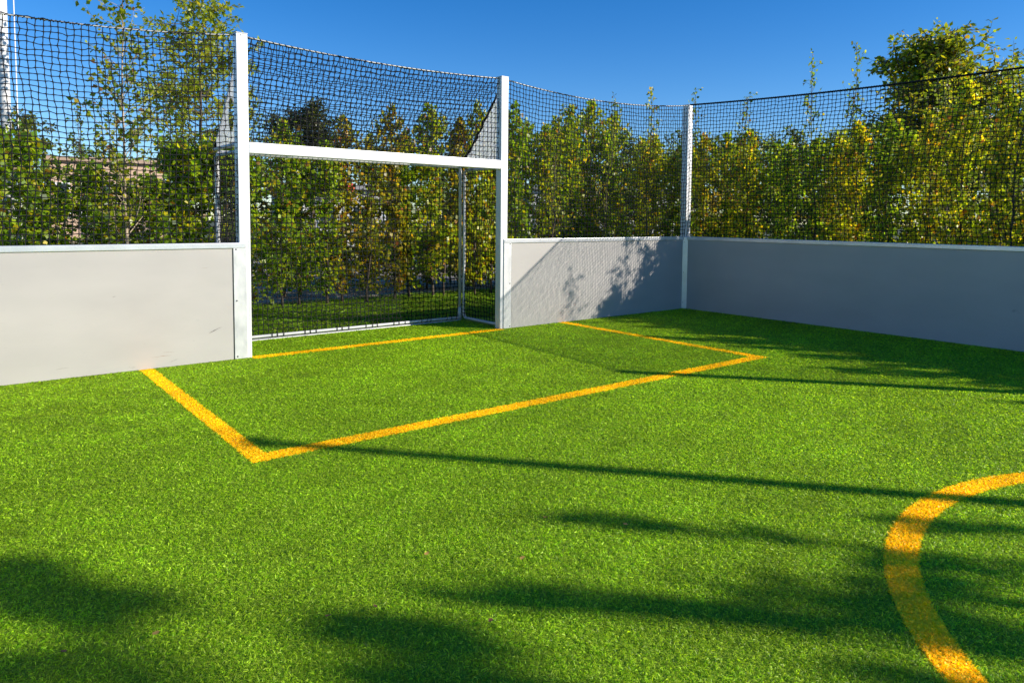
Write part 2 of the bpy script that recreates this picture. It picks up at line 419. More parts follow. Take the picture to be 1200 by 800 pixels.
# ------------------------------------------------------------------ posts
def square_post(name, x0, x1, y0, y1, h, parent=None, bolts=True):
    o = MB().box(x0, x1, y0, y1, -.02, h - .006).build(name, M['alu'], parent, .006, 3)
    MB().box(x0 - .003, x1 + .003, y0 - .003, y1 + .003, h - .006, h + .004).build('post_cap', M['tube'], o, .003)
    g = .018
    for xx in (x0 + g, x1 - g):
        MB().box(xx - .002, xx + .002, y0 - .0012, y0 + .002, .01, h - .03).build('groove', M['galv'], o)
    MB().tube([((x0 + x1) / 2 - .012, y0 + .001, h - .022), ((x0 + x1) / 2 - .012, y0 - .004, h - .022)], .007, 10).build('bolt', M['screw'], o)
    return o
cp = empty('corner_post', (WX + .05, .045, 0)); tag(cp, 'tall aluminium corner post where the two board runs meet', 'fence post', 'aluminium fence posts')
MB().box(-.055, .055, -.055, .055, -.02, PH + .03).build('shaft', M['alu'], cp, .006, 3)
MB().box(-.058, .058, -.058, .058, PH + .03, PH + .04).build('post_cap', M['tube'], cp, .003)
st = MB().box(-.042, .042, -.004, .004, .01, BH - .01).build('cover_strip', M['rail'], cp, .002); st.location = (-.072, -.070, 0); st.rotation_euler = (0, 0, rad(-45))
for zz in (.10, .56, 1.02):
    MB().tube([(-.02, -.004, zz), (-.02, -.008, zz)], .006, 8).build('screw', M['screw'], st)
fp = empty('fence_post', (WX + .03, -7.6, 0)); tag(fp, 'square aluminium fence post at the halfway line on the right', 'fence post', 'aluminium fence posts')
MB().box(-.05, .05, -.05, .05, -.02, PH).build('shaft', M['alu'], fp, .006)
MB().box(-.053, .053, -.053, .053, PH, PH + .01).build('post_cap', M['tube'], fp, .003)
fp = empty('fence_post', (LX - .03, .05, 0)); tag(fp, 'square aluminium fence post at the left court corner', 'fence post', 'aluminium fence posts')
MB().box(-.05, .05, -.05, .05, -.02, PH).build('shaft', M['alu'], fp, .006)
MB().box(-.053, .053, -.053, .053, PH, PH + .01).build('post_cap', M['tube'], fp, .003)

# ------------------------------------------------------------------ goal
g = empty('goal', (GW / 2, 0, 0)); tag(g, 'aluminium football goal with square posts, crossbar and black net', 'goal')
ox = -GW / 2
def gx(x): return x + ox
for x0, x1 in ((-.105, 0), (GW, GW + .105)):
    square_post('post', gx(x0), gx(x1), .002, .105, PH, g)
MB().box(gx(.001), gx(GW - .001), .004, .095, CB - .105, CB).build('crossbar', M['alu'], g, .008, 3)
def rounded(path, rr=.07, k=5):
    P = [Vector(p) for p in path]; out = [P[0]]
    for a, b, c in zip(P[:-2], P[1:-1], P[2:]):
        d0, d1 = (a - b).normalized(), (c - b).normalized(); s, e = b + d0 * rr, b + d1 * rr
        for i in range(k + 1):
            t = i / k; out.append(s * (1 - t) ** 2 + b * 2 * t * (1 - t) + e * t * t)
    out.append(P[-1]); return out
GD = .92
for x in (-.055, GW + .055):
    MB().tube(rounded([(gx(x), .1, 1.975), (gx(x), GD - .06, 1.975), (gx(x), GD - .06, .045), (gx(x), .1, .045)]), .019, 10).build('side_frame', M['tube'], g)
    MB().tube([(gx(x), .1, 2.045), (gx(x), GD, 2.045)], .019, 10).build('top_rail', M['tube'], g)
MB().tube(rounded([(gx(-.03), GD, .05), (gx(-.03), GD, 2.02), (gx(GW + .03), GD, 2.02), (gx(GW + .03), GD, .05)], .05), .021, 10).build('back_frame', M['tube'], g)
MB().box(gx(-.03), gx(GW + .03), GD - .028, GD + .028, .002, .016).box(gx(-.03), gx(GW + .03), GD - .017, GD + .017, .030, .058).build('ground_bar', M['tube'], g, .008, 3)
for x in (-.03, GW + .03):
    MB().tube([(gx(x), GD, .02), (gx(x), GD, .20)], [.032, .02], 10).build('foot_sleeve', M['tube'], g)
def grid(f, nu, nv):
    U, Vv = np.meshgrid(np.linspace(0, 1, nu + 1), np.linspace(0, 1, nv + 1)); return np.stack(f(U, Vv), -1)
CELL = .055
netting('back_net', grid(lambda u, v: (gx(0) + GW * u, GD + .03 + .05 * np.sin(np.pi * v) * np.sin(np.pi * u) + .02 * np.sin(u * 11), .05 + 1.96 * v - .03 * np.sin(np.pi * u) * (1 - v) * 0), int(GW / CELL), int(1.96 / CELL)), g, jit=.005)
for x in (-.055, GW + .055):
    netting('side_net', grid(lambda u, v: (gx(x) + .015 * np.sin(u * 5 + v * 7), .08 + (GD - .06) * u, .05 + 1.93 * v), int(.86 / CELL), int(1.93 / CELL)), g, jit=.005)
netting('roof_net', grid(lambda u, v: (gx(0) + GW * u, .05 + (GD - .03) * v, (PH - .025 - .05 * 4 * u * (1 - u)) * (1 - v) + 2.03 * v - .05 * np.sin(np.pi * v) * (.5 + .5 * np.sin(np.pi * u))), int(GW / CELL), int(1.38 / CELL)), g, jit=.005)
netting('upper_net', grid(lambda u, v: (gx(0) + GW * u, .05 + .012 * np.sin(u * 13), (CB - .02) + (PH - .025 - .05 * 4 * u * (1 - u) - CB + .02) * v), int(GW / .058), int(1.0 / .056)), g, jit=.004)
cable('top_cable', [(gx(GW * t), .05, PH - .02 - .05 * 4 * t * (1 - t)) for t in np.linspace(0, 1, 50)], g, r=.007)
for x in (-.045, GW + .045):
    pts = [Vector((gx(x), .07, 2.96)).lerp(Vector((gx(x), GD, 2.05)), t) + Vector((R.gauss(0, .006), R.gauss(0, .006), -.04 * math.sin(math.pi * t))) for t in np.linspace(0, 1, 26)]
    MB().tube(pts, [.016 + R.uniform(-.004, .006) for _ in pts], 7).build('gathered_net_edge', M['cord'], g)
# ties of the back net round the ground bar
tie = MB().tube([(0, .027 * math.cos(a), .027 * math.sin(a)) for a in np.linspace(0, 6.283, 9)[:-1]], .0045, 4, closed=True).mesh('net_tie', M['cord'])
for i in range(8):
    for k in range(3):
        o = link(bpy.data.objects.new('net_tie', tie), g); o.location = (gx(.12 + i * .385 + k * .075 + R.uniform(-.012, .012)), GD, .05)
def gusset(x, hole):
    tri = [Vector((.11, 2.065)), Vector((GD - .03, 2.065)), Vector((.11, 2.90))]
    c = Vector((.325, 2.34)); N_ = 48; bm = bmesh.new(); ri, ro = [], []
    for i in range(N_):
        a = 2 * math.pi * i / N_; d = Vector((math.cos(a), math.sin(a))); best = 9
        for p, q in zip(tri, tri[1:] + tri[:1]):
            e_ = q - p; den = d.x * e_.y - d.y * e_.x
            if abs(den) < 1e-9: continue
            w_ = p - c; t = (w_.x * e_.y - w_.y * e_.x) / den; s_ = (w_.x * d.y - w_.y * d.x) / den
            if t > 0 and -1e-6 <= s_ <= 1 + 1e-6: best = min(best, t)
        ro.append(bm.verts.new((gx(x), c.x + d.x * best, c.y + d.y * best)))
        ri.append(bm.verts.new((gx(x), c.x + .10 * d.x, c.y + .16 * d.y)))
    for i in range(N_):
        j = (i + 1) % N_; bm.faces.new((ri[i], ro[i], ro[j], ri[j]))
    if not hole: bm.faces.new(ri)
    me = bpy.data.meshes.new('gusset_panel'); bm.to_mesh(me); bm.free(); me.materials.append(M['gusset'])
    o = link(bpy.data.objects.new('gusset_panel', me), g); s = o.modifiers.new('solid', 'SOLIDIFY'); s.thickness = .008; s.offset = 0
    return o
gusset(-.06, True); gusset(GW + .06, False)

# ------------------------------------------------------------------ foliage
def leaves_mesh(name, P, D, size, cols, weights, wide=.62, droop=.25, mat=None, vspread=.22):
    """one folded quad per leaf at P pointing along D"""
    P = np.asarray(P, float); n = len(P); D = np.asarray(D, float) + G.normal(0, .55, (n, 3)); D[:, 2] -= droop
    D /= np.linalg.norm(D, axis=1, keepdims=True) + 1e-9
    N_ = G.normal(0, 1, (n, 3)); N_[:, 2] += .7
    S = np.cross(D, N_); S /= np.linalg.norm(S, axis=1, keepdims=True) + 1e-9; Nn = np.cross(S, D)
    L = (size * G.uniform(.6, 1.25, n))[:, None]
    V = np.empty((n, 4, 3)); fold = G.uniform(-.02, .18, n)[:, None]
    V[:, 0] = P; V[:, 1] = P + D * L * .45 + S * L * wide * .5 + Nn * L * fold; V[:, 2] = P + D * L; V[:, 3] = P + D * L * .45 - S * L * wide * .5 + Nn * L * fold
    i = np.arange(n) * 4; F = np.c_[i, i + 1, i + 2, i + 3]
    c = np.asarray(cols)[G.choice(len(cols), n, p=np.asarray(weights) / np.sum(weights))]
    T = c * (1 + vspread * G.normal(0, 1, n)).clip(.5, 1.6)[:, None]
    return npmesh(name, V.reshape(-1, 3), F, mat or M['leaf'], T)
HEDGE_C = [(.16, .26, .014), (.27, .35, .018), (.36, .40, .022), (.08, .15, .010), (.55, .43, .022), (.26, .13, .03)]
HEDGE_W = [.32, .26, .16, .16, .06, .04]
def grow(name, h, r0, prof, nb, t0=.1, elev=(.3, .9), twigs=3, leaf=.05, cols=HEDGE_C, weights=HEDGE_W, per=.03, seed=1, curve=.2, bark='bark', wob=.02, leader=True, clump=0, wide=.62, leafstart=.15, droop=.25, fork=1):
    """tapered trunk with limbs and twigs; leaves sit along the twigs. returns (trunk mesh, crown mesh)"""
    rr = random.Random(seed); tb = MB(); LP, LD = [], []
    tp = []; x = y = 0; nseg = 12
    for i in range(nseg + 1):
        tp.append(Vector((x, y, h * i / nseg))); x += rr.gauss(0, wob * h / nseg * 3); y += rr.gauss(0, wob * h / nseg * 3)
    tb.tube(tp, [r0 * (1.25 if i == 0 else 1) * (1 - .88 * i / nseg) for i in range(nseg + 1)], 7)
    def P(t):
        f = min(t, .9999) * nseg; i = int(f); return tp[i].lerp(tp[i + 1], f - i)
    def leafy(pts, start):
        L = sum((b - a).length for a, b in zip(pts[:-1], pts[1:])); k = max(2, int(L / per)); d = (pts[-1] - pts[0]).normalized()
        for i in range(k):
            u = start + (1 - start) * (i + rr.random()) / k; f = u * (len(pts) - 1); j = min(int(f), len(pts) - 2)
            p = pts[j].lerp(pts[j + 1], f - j)
            s = Vector((rr.gauss(0, 1), rr.gauss(0, 1), rr.gauss(0, 1))).normalized()
            for c in range(1 + clump):
                q = p + s * rr.uniform(.2, 1) * leaf * .5 + Vector((rr.gauss(0, 1), rr.gauss(0, 1), rr.gauss(0, 1))) * leaf * .8 * (clump > 0)
                LP.append(q); LD.append(d * .5 + s)
    def limb(p, d, L, r, n=5):
        pts = [p.copy()]; d = d.copy()
        for i in range(n):
            d = (d + Vector((rr.gauss(0, curve), rr.gauss(0, curve), rr.gauss(.04, curve * .8)))).normalized(); p = p + d * L / n; pts.append(p.copy())
        tb.tube(pts, [r * (1 - .8 * i / n) for i in range(n + 1)], 5, cap=False); return pts
    for b in range(nb):
        t = t0 + (1 - t0) * ((b + rr.random()) / nb); L = prof(t) * rr.uniform(.55, 1.15)
        if L < .03: continue
        a = rr.uniform(0, 6.283); el = rr.uniform(*elev)
        d = Vector((math.cos(a) * math.cos(el), math.sin(a) * math.cos(el), math.sin(el)))
        pts = limb(P(t), d, L, max(.003, r0 * .42 * (1 - t * .8)))
        leafy(pts, leafstart)
        for k in range(twigs):
            i = rr.randint(1, len(pts) - 2); d2 = (d + Vector((rr.gauss(0, .8), rr.gauss(0, .8), rr.gauss(.1, .5)))).normalized()
            sub = limb(pts[i], d2, L * rr.uniform(.3, .6), max(.002, r0 * .14), 3); leafy(sub, .1)
            if fork > 1:
                for q in range(fork):
                    d3 = (d2 + Vector((rr.gauss(0, .9), rr.gauss(0, .9), rr.gauss(.1, .6)))).normalized()
                    leafy(limb(sub[rr.randint(1, 2)], d3, L * rr.uniform(.15, .35), max(.002, r0 * .08), 3), .1)
    if leader: leafy([P(.72), P(.85), P(.999)], 0)
    return tb.mesh('trunk', M[bark]), leaves_mesh('crown', LP, LD, leaf, cols, weights, wide=wide, droop=droop)
def plant(name, loc, rz, meshes, label, cat, group=None, scale=(1, 1, 1), color=(1, 1, 1), first=True):
    e = empty(name, loc, rz); e.scale = scale; tag(e, label, cat, group)
    for n_, me in zip(('trunk', 'crown'), meshes):
        o = link(bpy.data.objects.new(n_, me), e); o.color = (*color, 1)
    return e

# ---- hedge saplings: eight grown meshes, copied along two rows
def hedge_prof(top):
    return lambda t: (.40 + .14 * math.sin(t * 9)) * (1 if t < top else max(.12, 1 - (t - top) / (1 - top) * .9)) * (.45 + .55 * min(1, t / .3))
protos = []
for s in range(8):
    protos.append(grow('hedge', 2.6, .019, hedge_prof(.70 + .03 * (s % 3)), 96, t0=(.04, .10, .17, .07)[s % 4], elev=(.05, .9), twigs=4, leaf=.068, per=.031, seed=40 + s, wob=.018, wide=.9))
sidep = [grow('hedge', 2.6, .019, hedge_prof(.70 + .03 * (s % 3)), 100, t0=.10, elev=(.05, .9), twigs=4, leaf=.062, per=.034, seed=140 + s, wob=.016, wide=.9) for s in range(6)]
low = [grow('hedge', 2.2, .019, hedge_prof(.82), 90, t0=.2, elev=(.1, .9), twigs=4, leaf=.072, per=.030, seed=70 + s, wob=.010, wide=.9) for s in range(3)]
count = {}
LOOK = ['green', 'bushy green', 'leafy', 'yellowish', 'slender', 'dense']
def hedge_row(pts, front):
    for i, (x, y, hgt, rz) in enumerate(pts):
        q = px(x, y, 1.6)
        tone = R.choice([(1, 1, 1), (1.1, 1.05, .9), (.85, .95, .9), (1.25, 1.12, .9), (.9, 1.0, 1.0), (1.45, 1.2, .8)])
        if front:
            if q is None or q[0] < 280: key, ref, grp = 'left', 'behind the sunlit board, counted leftwards from the left goal post', 'hedge saplings behind the left board'
            elif q[0] < 585: key, ref, grp = 'goal', 'seen through the goal net, counted from its left post', 'hedge saplings seen through the goal'
            else: key, ref, grp = 'right', 'behind the dappled board, counted from the right goal post', 'hedge saplings between goal and corner'
        else: key, ref, grp = 'side', 'behind the long shaded board, counted from the corner post', 'hedge saplings behind the right board'
        if key == 'goal': tone = R.choice([(1.35, 1.28, .8), (1.6, 1.4, .8), (1.25, 1.3, .9), (1.5, 1.15, .9), (1.45, 1.0, .9), (1.15, 1.2, .9)])
        if key == 'right': tone = R.choice([(1.3, 1.25, .9), (1.6, 1.4, .8), (1.1, 1.2, .9), (1.4, 1.35, .9)])
        if key == 'left': tone = R.choice([(1.25, 1.3, 1.1), (1.1, 1.2, 1.0), (1.4, 1.3, .9), (1.0, 1.1, 1.0)])
        if key == 'side': tone = R.choice([(1.6, 1.4, .9), (1.95, 1.6, .9), (2.1, 1.6, .8), (1.35, 1.35, 1.0)])
        count[key] = count.get(key, 0) + 1
        yield x, y, hgt, rz, key, ref, grp, tone
rows = []
X = -.2
left = []
xs = np.r_[np.arange(-6.2, .7, .335), np.arange(.75, 4.4, .38), np.arange(4.7, 8.7, .325)]
# goal-side row: left part lower than the part near the corner
def row_height(x):
    q = px(x, HY, 1.6)
    if q and 66 < q[0] < 200: return 1.80 + .12 * math.sin(x * 5)
    if x < 1.2: return 2.2 + .10 * math.sin(x * 3)
    return 2.55 + min(.9, (x - 1.2) * .17)
seq = list(hedge_row([(x + R.uniform(-.07, .07), HY + R.uniform(-.14, .14), row_height(x) * R.uniform(.90, 1.10), R.uniform(0, 6.28)) for x in xs], True))
seq += list(hedge_row([(HX + R.uniform(-.16, .16), y + R.uniform(-.07, .07), (2.8 if y > -2.6 else 3.08 if y > -7 else 3.3) * R.uniform(.92, 1.08), R.uniform(0, 6.28)) for y in np.arange(2.9, -12.5, -.37)], False))
nleft = sum(1 for s in seq if s[4] == 'left'); seen = {}
for x, y, hgt, rz, key, ref, grp, tone in seq:
    seen[key] = seen.get(key, 0) + 1
    o = nleft + 1 - seen[key] if key == 'left' else seen[key]
    lowrow = key == 'left'
    me = R.choice(low) if lowrow else R.choice(sidep if key == 'side' else protos)
    s = hgt / (2.2 if lowrow else 2.6)
    look = 'yellowish' if tone[0] > 1.2 else ('dark green' if tone[0] < .95 else 'green')
    plant('hedge_sapling', (x, y, -.03), rz, me, f'{ORD[o]} {look} hedge sapling {ref}', 'hedge sapling', grp, (R.uniform(.9, 1.1), R.uniform(.9, 1.1), s), tone)

# ---- taller young trees rising out of the hedge
def cone(r, t0=.25): return lambda t: r * (1 - max(0, t - t0) / (1 - t0)) ** .7 + .08
bx, by = at(150, 9.0)
birch_m = grow('birch', 4.75, .024, lambda t: .80 * (1 - t) ** .6 + .14, 78, t0=.22, elev=(.4, 1.0), twigs=2, leaf=.068, per=.040, seed=11, bark='birchbark', wob=.011, wide=.8, leafstart=.25)
plant('birch_tree', (bx, by, -.03), 1.0, birch_m, 'slim young birch with pale trunk rising above the left hedge', 'tree', None, (1, 1, 1), (1.1, 1.0, .8))
ax, ay = at(238, 14.0)
YG = [(.30, .36, .018), (.38, .41, .02), (.20, .27, .016), (.48, .40, .02)]
ash_m = grow('ash', 5.3, .06, lambda t: 1.35 * (1 - abs(t - .6) * 1.2) + .15, 50, t0=.3, elev=(.15, .7), twigs=6, leaf=.105, cols=YG, weights=[3, 3, 2, 1], per=.045, seed=21, curve=.18, fork=2, wide=.5)
plant('ash_tree', (ax, ay, -.03), .4, ash_m, 'yellow-green feathery tree behind the left goal post', 'tree')
dx, dy = at(368, 30)
DK = [(.055, .080, .014), (.085, .11, .016), (.12, .125, .022), (.035, .055, .012)]
pine_m = grow('pine', 6.9, .13, lambda t: 1.9 * (1 - abs(t - .75) * 1.2) + .2, 60, t0=.40, elev=(-.1, .6), twigs=7, leaf=.19, cols=DK, weights=[3, 3, 2, 2], per=.07, seed=31, fork=3, wide=.45)
plant('dark_tree', (dx, dy, -.05), 0, pine_m, 'dark brownish green tree seen through the net above the crossbar', 'tree', None, (.95, .95, .80))
cx, cy = at(1085, 26)
CH = [(.14, .20, .012), (.25, .29, .015), (.34, .33, .016), (.07, .11, .012), (.28, .17, .02)]
chest_m = grow('chestnut', 7.6, .16, lambda t: 2.35 * math.sqrt(max(0, 1 - ((t - .62) / .42) ** 2)) + .30, 92, t0=.3, elev=(.1, 1.25), twigs=7, leaf=.18, cols=CH, weights=[3, 3, 2, 2, .6], per=.07, seed=43, wob=.006, fork=3, wide=.6, droop=.4)
plant('round_tree', (cx, cy, -.05), 0, chest_m, 'large round-crowned tree standing beyond the right hedge', 'tree', None, (1.1, 1.1, .95), (1.35, 1.28, .9))
spr = [grow('sprig', 3.5, .016, lambda t: .62 * (1 - t) ** .8 + .10, 52, t0=.30, elev=(.6, 1.2), twigs=1, leaf=.06, per=.06, seed=90 + s, wob=.030, wide=.75) for s in range(3)]
sl_ = [(700, 13.2, 116, 'slender sapling with a leafy tip above the net between goal and corner'),
       (757, 13.8, 104, 'yellowish sapling whose tip pokes over the net left of the corner post'),
       (835, 14.4, 104, 'thin sapling poking over the net just right of the corner post'),
       (940, 13.4, 66, 'tall wispy sapling whose bare twig stands against the sky'),
       (985, 13.0, 58, 'tallest wispy sapling left of the round tree'),
       (640, 12.6, 128, 'sapling with a dark leafy tip right of the goal post'),
       (430, 11.2, 142, 'sapling tip seen just above the middle of the crossbar'),
       (520, 12.2, 140, 'sapling tip seen above the crossbar near the right post'),
       (1060, 12.2, 105, 'broad sapling in front of the round tree'),
       (1130, 11.8, 100, 'yellow-green sapling below the round tree crown'),
       (1190, 11.4, 96, 'leafy sapling at the right edge of the hedge'),
       (860, 14.2, 112, 'second thin sapling right of the corner post'),
       (95, 10.2, 118, 'narrow sapling between the white pole and the birch'),
       (40, 9.6, 158, 'bushy sapling beside the white pole'),
       (205, 9.8, 110, 'green sapling between the birch and the left goal post')]
for i, (xx, dep, yt, lab) in enumerate(sl_):
    p = at(xx, dep); h = zat(yt, dep); tone = (1.5, 1.25, .8) if 'yellow' in lab else R.choice([(1, 1, 1), (1.15, 1.05, .9), (.85, .9, .9)])
    e = plant('young_tree', (p[0], p[1], -.03), R.uniform(0, 6), spr[i % 3], lab, 'young tree', 'young trees rising above the hedge', (1.15 if xx > 1000 else 1, 1.15 if xx > 1000 else 1, h / 3.45), tone)
    e.rotation_euler = (R.uniform(-.09, .09), R.uniform(-.09, .09), R.uniform(0, 6.28))
# pale thin birch at the right edge
p = at(1172, 12.8)
b2 = grow('birch', 4.2, .028, lambda t: .85 * (1 - t) ** .5 + .12, 70, t0=.22, elev=(.3, 1.0), twigs=3, leaf=.065, per=.045, seed=13, bark='birchbark', wob=.016, wide=.8, cols=YG, weights=[3, 2, 3, 1])
plant('birch_tree', (p[0], p[1], -.03), 0, b2, 'pale-stemmed birch with yellow-green leaves at the right hedge', 'tree')
p = at(1105, 13.6)
plant('birch_tree', (p[0], p[1], -.03), 2.4, b2, 'yellow-green birch in front of the round tree crown', 'tree', None, (1.1, 1.1, 1))

# golden shrubs glimpsed through the hedges
gold = grow('gold', 1.9, .03, lambda t: .75 * math.sqrt(max(0, 1 - (t - .5) ** 2 * 3.4)) + .1, 40, t0=.1, elev=(.1, 1), twigs=5, leaf=.08, per=.06, seed=51, cols=[(.42, .28, .015), (.36, .30, .02), (.5, .33, .02)], weights=[2, 2, 1], fork=1)
for xx, dep, s, lab in ((332, 12.2, 1.15, 'golden autumn shrub behind the hedge by the left goal post'), (548, 14.4, .95, 'golden autumn shrub behind the goal near the right post'), (850, 17, 1.15, 'golden shrub behind the hedge right of the corner post'), (975, 16.2, 1.1, 'golden shrub behind the middle of the right hedge'), (690, 15.5, 1.2, 'golden shrub behind the hedge between goal and corner')):
    p = at(xx, dep); plant('golden_shrub', (p[0], p[1], -.05), R.uniform(0, 6), gold, lab, 'shrub', 'golden shrubs behind the hedges', (s, s, s))

# low shrubs along the far edge of the path
lowsh = [grow('low', 1.0, .02, lambda t: .55 * (1 - .5 * t) + .1, 34, t0=.05, elev=(.1, 1.1), twigs=5, leaf=.075, per=.05, seed=160 + s, wide=.8, fork=1) for s in range(3)]
for i, (xx, dep) in enumerate(((318, 14.0), (352, 12.6), (388, 14.6), (425, 13.4), (462, 14.4), (500, 13.8), (528, 15.2), (562, 14.8))):
    p = at(xx, dep)
    plant('low_shrub', (p[0], p[1], -.05), i * 1.3, lowsh[i % 3], f'{ORD[i + 1]} low leafy shrub from the left goal post, behind the stems of the hedge', 'shrub', 'low shrubs behind the goal hedge', (1.2, 1.2, R.uniform(.8, 1.2)), R.choice([(1, 1, 1), (1.4, 1.2, .9), (1.3, .9, .8)]))

# distant trees that close the horizon
far = [grow('far', 5.5, .12, lambda t: 1.9 * math.sqrt(max(0, 1 - ((t - .58) / .5) ** 2)) + .15, 36, t0=.15, elev=(0, .9), twigs=5, leaf=.20, cols=[(.09, .14, .016), (.13, .18, .02), (.18, .19, .02), (.05, .08, .012)], weights=[3, 3, 2, 2], per=.10, seed=61 + s, fork=2) for s in range(2)]
FT = [(-60, 34, 5.0), (35, 38, 6.2), (110, 44, 5.0), (205, 40, 5.2), (290, 36, 4.6), (455, 34, 4.4), (520, 38, 5.0), (600, 34, 4.8), (665, 36, 5.4), (730, 40, 5.6), (800, 36, 5.0), (868, 33, 4.9), (930, 36, 5.2), (1000, 32, 5.2), (1180, 27, 5.6), (1250, 24, 5.6)]
for i, (xx, dep, h) in enumerate(FT):
    p = at(xx, dep)
    plant('distant_tree', (p[0], p[1], -.05), R.uniform(0, 6), far[i % 2], f'{ORD[i + 1]} distant bushy tree from the left, far beyond the hedges', 'tree', 'distant trees beyond the hedges', (h / 5.5 * 1.1, h / 5.5 * 1.1, h / 5.5), R.choice([(1, 1, 1), (1.2, 1.1, .9), (.8, .9, 1.0)]))

for i, (xx, dep, h) in enumerate(((655, 21, 3.3), (745, 22, 3.4), (832, 21, 3.3), (905, 20, 3.2), (965, 19.5, 3.3), (1030, 18.5, 3.1), (1110, 17.5, 3.2), (1185, 17, 3.2), (455, 18.5, 2.6), (545, 19.5, 2.8))):
    p = at(xx, dep)
    plant('background_bush', (p[0], p[1], -.05), R.uniform(0, 6), far[i % 2], ('', 'first', 'second')[max(0, i - 7)] * (i > 7) + (f'{ORD[i + 1]} big bush from the right goal post, close behind the right-hand hedges' if i < 8 else ' big bush from the left, close behind the goal hedge'), 'bush', 'bushes close behind the hedges', (h / 5.5 * 1.25, h / 5.5 * 1.25, h / 5.5), R.choice([(1.6, 1.5, 1), (2.0, 1.7, .9), (1.3, 1.3, .9)]))

# trees on the sunny side whose tops throw the leaf shadows across the near turf
def clump_tree(x, u, blobs, label, seed):
    """tree whose leafy boughs stand where their shadows reach the given (u, s) spots of the turf (u across, s along the sun's bearing)"""
    y = (u - .77 * x) / .638; s0 = .638 * x - .770 * y; te = math.tan(SUN_EL); rr = random.Random(seed)
    tb = MB(); LP, LD = [], []; top = 0; B = []
    for bu, bs, ru, rs, n_ in blobs:
        z = (s0 - bs) * te; top = max(top, z); B.append((Vector(((bu - u) * .77, (bu - u) * .638, z)), ru, rs * te, n_))
    top += .1
    tb.tube([(rr.gauss(0, .03) if 0 < i < 10 else 0, rr.gauss(0, .03) if 0 < i < 10 else 0, top * i / 10) for i in range(11)], [.10 * (1 - .9 * i / 10) for i in range(11)], 8)
    for c, ru, rz, n_ in B:
        st = Vector((0, 0, max(1.5, c.z - .35 - c.xy.length * .6)))
        tb.tube([st, st.lerp(c, .5) + Vector((0, 0, -.05)), c], [.022, .014, .006], 5)
        for i in range(n_):
            a, q = rr.uniform(0, 6.283), rr.random() ** .6
            o = Vector((.77, .638, 0)) * ru * q * math.cos(a) + Vector((.638, -.77, 0)) * rr.gauss(0, .08) + Vector((0, 0, rz * q * math.sin(a)))
            LP.append(c + o); LD.append(Vector((rr.gauss(0, 1), rr.gauss(0, 1), rr.gauss(0, 1))).normalized())
    return plant('leafy_tree', (x, y, 0), 0, (tb.mesh('trunk', M['bark']), leaves_mesh('crown', LP, LD, .10, HEDGE_C, HEDGE_W, wide=.8)), label, 'tree', 'trees beyond the long board')
def boughs(seed, spec):
    rr = random.Random(seed); out = []
    for u0, u1, s0, s1, k, n_ in spec:
        for i in range(k):
            out.append((rr.uniform(u0, u1), rr.uniform(s0, s1), rr.uniform(.035, .08), rr.uniform(.12, .32), int(n_ * 1.35 * rr.uniform(.5, 1.3))))
    return out
clump_tree(7.3, -4.85, boughs(1, ((-3.97, -3.88, 1.25, 1.6, 5, 40), (-4.12, -4.00, 1.5, 1.9, 6, 40), (-4.45, -4.36, 1.7, 2.2, 3, 26), (-4.05, -3.97, 3.0, 3.15, 5, 42), (-4.28, -4.14, 3.0, 3.4, 7, 44))), 'tall leafy tree beyond the long board, farthest along the court', 3)
clump_tree(7.5, -3.55, boughs(2, ((-3.72, -3.62, 3.2, 4.2, 6, 36), (-3.5, -3.35, 4.1, 4.7, 3, 22), (-3.96, -3.84, 4.0, 5.2, 5, 32), (-3.70, -3.58, 4.6, 5.5, 3, 24), (-3.6, -3.3, 5.2, 6.2, 6, 28))), 'middle leafy tree beyond the long board', 4)
clump_tree(7.2, -2.98, boughs(5, ((-3.02, -2.95, 3.5, 4.5, 3, 16), (-3.14, -3.04, 4.8, 5.6, 3, 20), (-2.72, -2.64, 4.9, 5.4, 2, 16), (-3.30, -3.22, 4.4, 5.6, 3, 18), (-3.1, -2.8, 5.7, 6.6, 5, 22))), 'slim leafy tree beyond the long board, nearest the goal', 5)
for i, y in enumerate((-3.6, -4.25, -4.7, -5.3)):
    plant('young_tree', (HX - .15, y, -.03), i * 1.7, spr[i % 3], f'{ORD[i + 1]} young tree from the goal end, rising above the far right hedge beside the net', 'young tree', 'young trees rising above the hedge', (1, 1, (3.55, 3.75, 3.4, 3.8)[i] / 3.45), (1.3, 1.15, .9))

# ------------------------------------------------------------------ poles, sign, buildings
def pole(name, x, dep, h, r0, r1, label, cat, mat):
    p = at(x, dep); e = empty(name, (p[0], p[1], -.05)); tag(e, label, cat)
    MB().tube([(0, 0, 0), (0, 0, h * .5), (0, 0, h)], [r0, (r0 + r1) / 2, r1], 16).build('shaft', mat, e)
    MB().tube([(0, 0, 0), (0, 0, .25), (0, 0, .27)], [r0 * 1.6, r0 * 1.6, r0], 16).build('base_collar', mat, e)
    MB().tube([(0, 0, h), (0, 0, h + .04), (0, 0, h + .08)], [r1 * 1.25, r1 * 1.25, r1 * .4], 16).build('finial', mat, e)
    return e
pole('flagpole', 13, 9.6, 7.0, .068, .055, 'thick white pole rising behind the net at the left edge', 'pole', M['white_paint'])
pole('thin_rod', 27, 9.9, 4.7, .011, .007, 'thin white rod standing right of the thick white pole', 'pole', M['white_paint'])
e = empty('light_mast', (6.78, -11.80, -.05)); tag(e, 'tall slim light mast beyond the halfway line on the right', 'mast')
MB().tube([(0, 0, 0), (0, 0, 5.65)], [.075, .055], 16).build('shaft', M['alu'], e)
MB().box(-.05, .05, -.10, .10, 5.60, 5.66).build('lamp_head', M['alu'], e, .01)
p = at(411, 20); e = empty('road_sign', (p[0], p[1], -.05)); zc = zat(222, 20) + .05
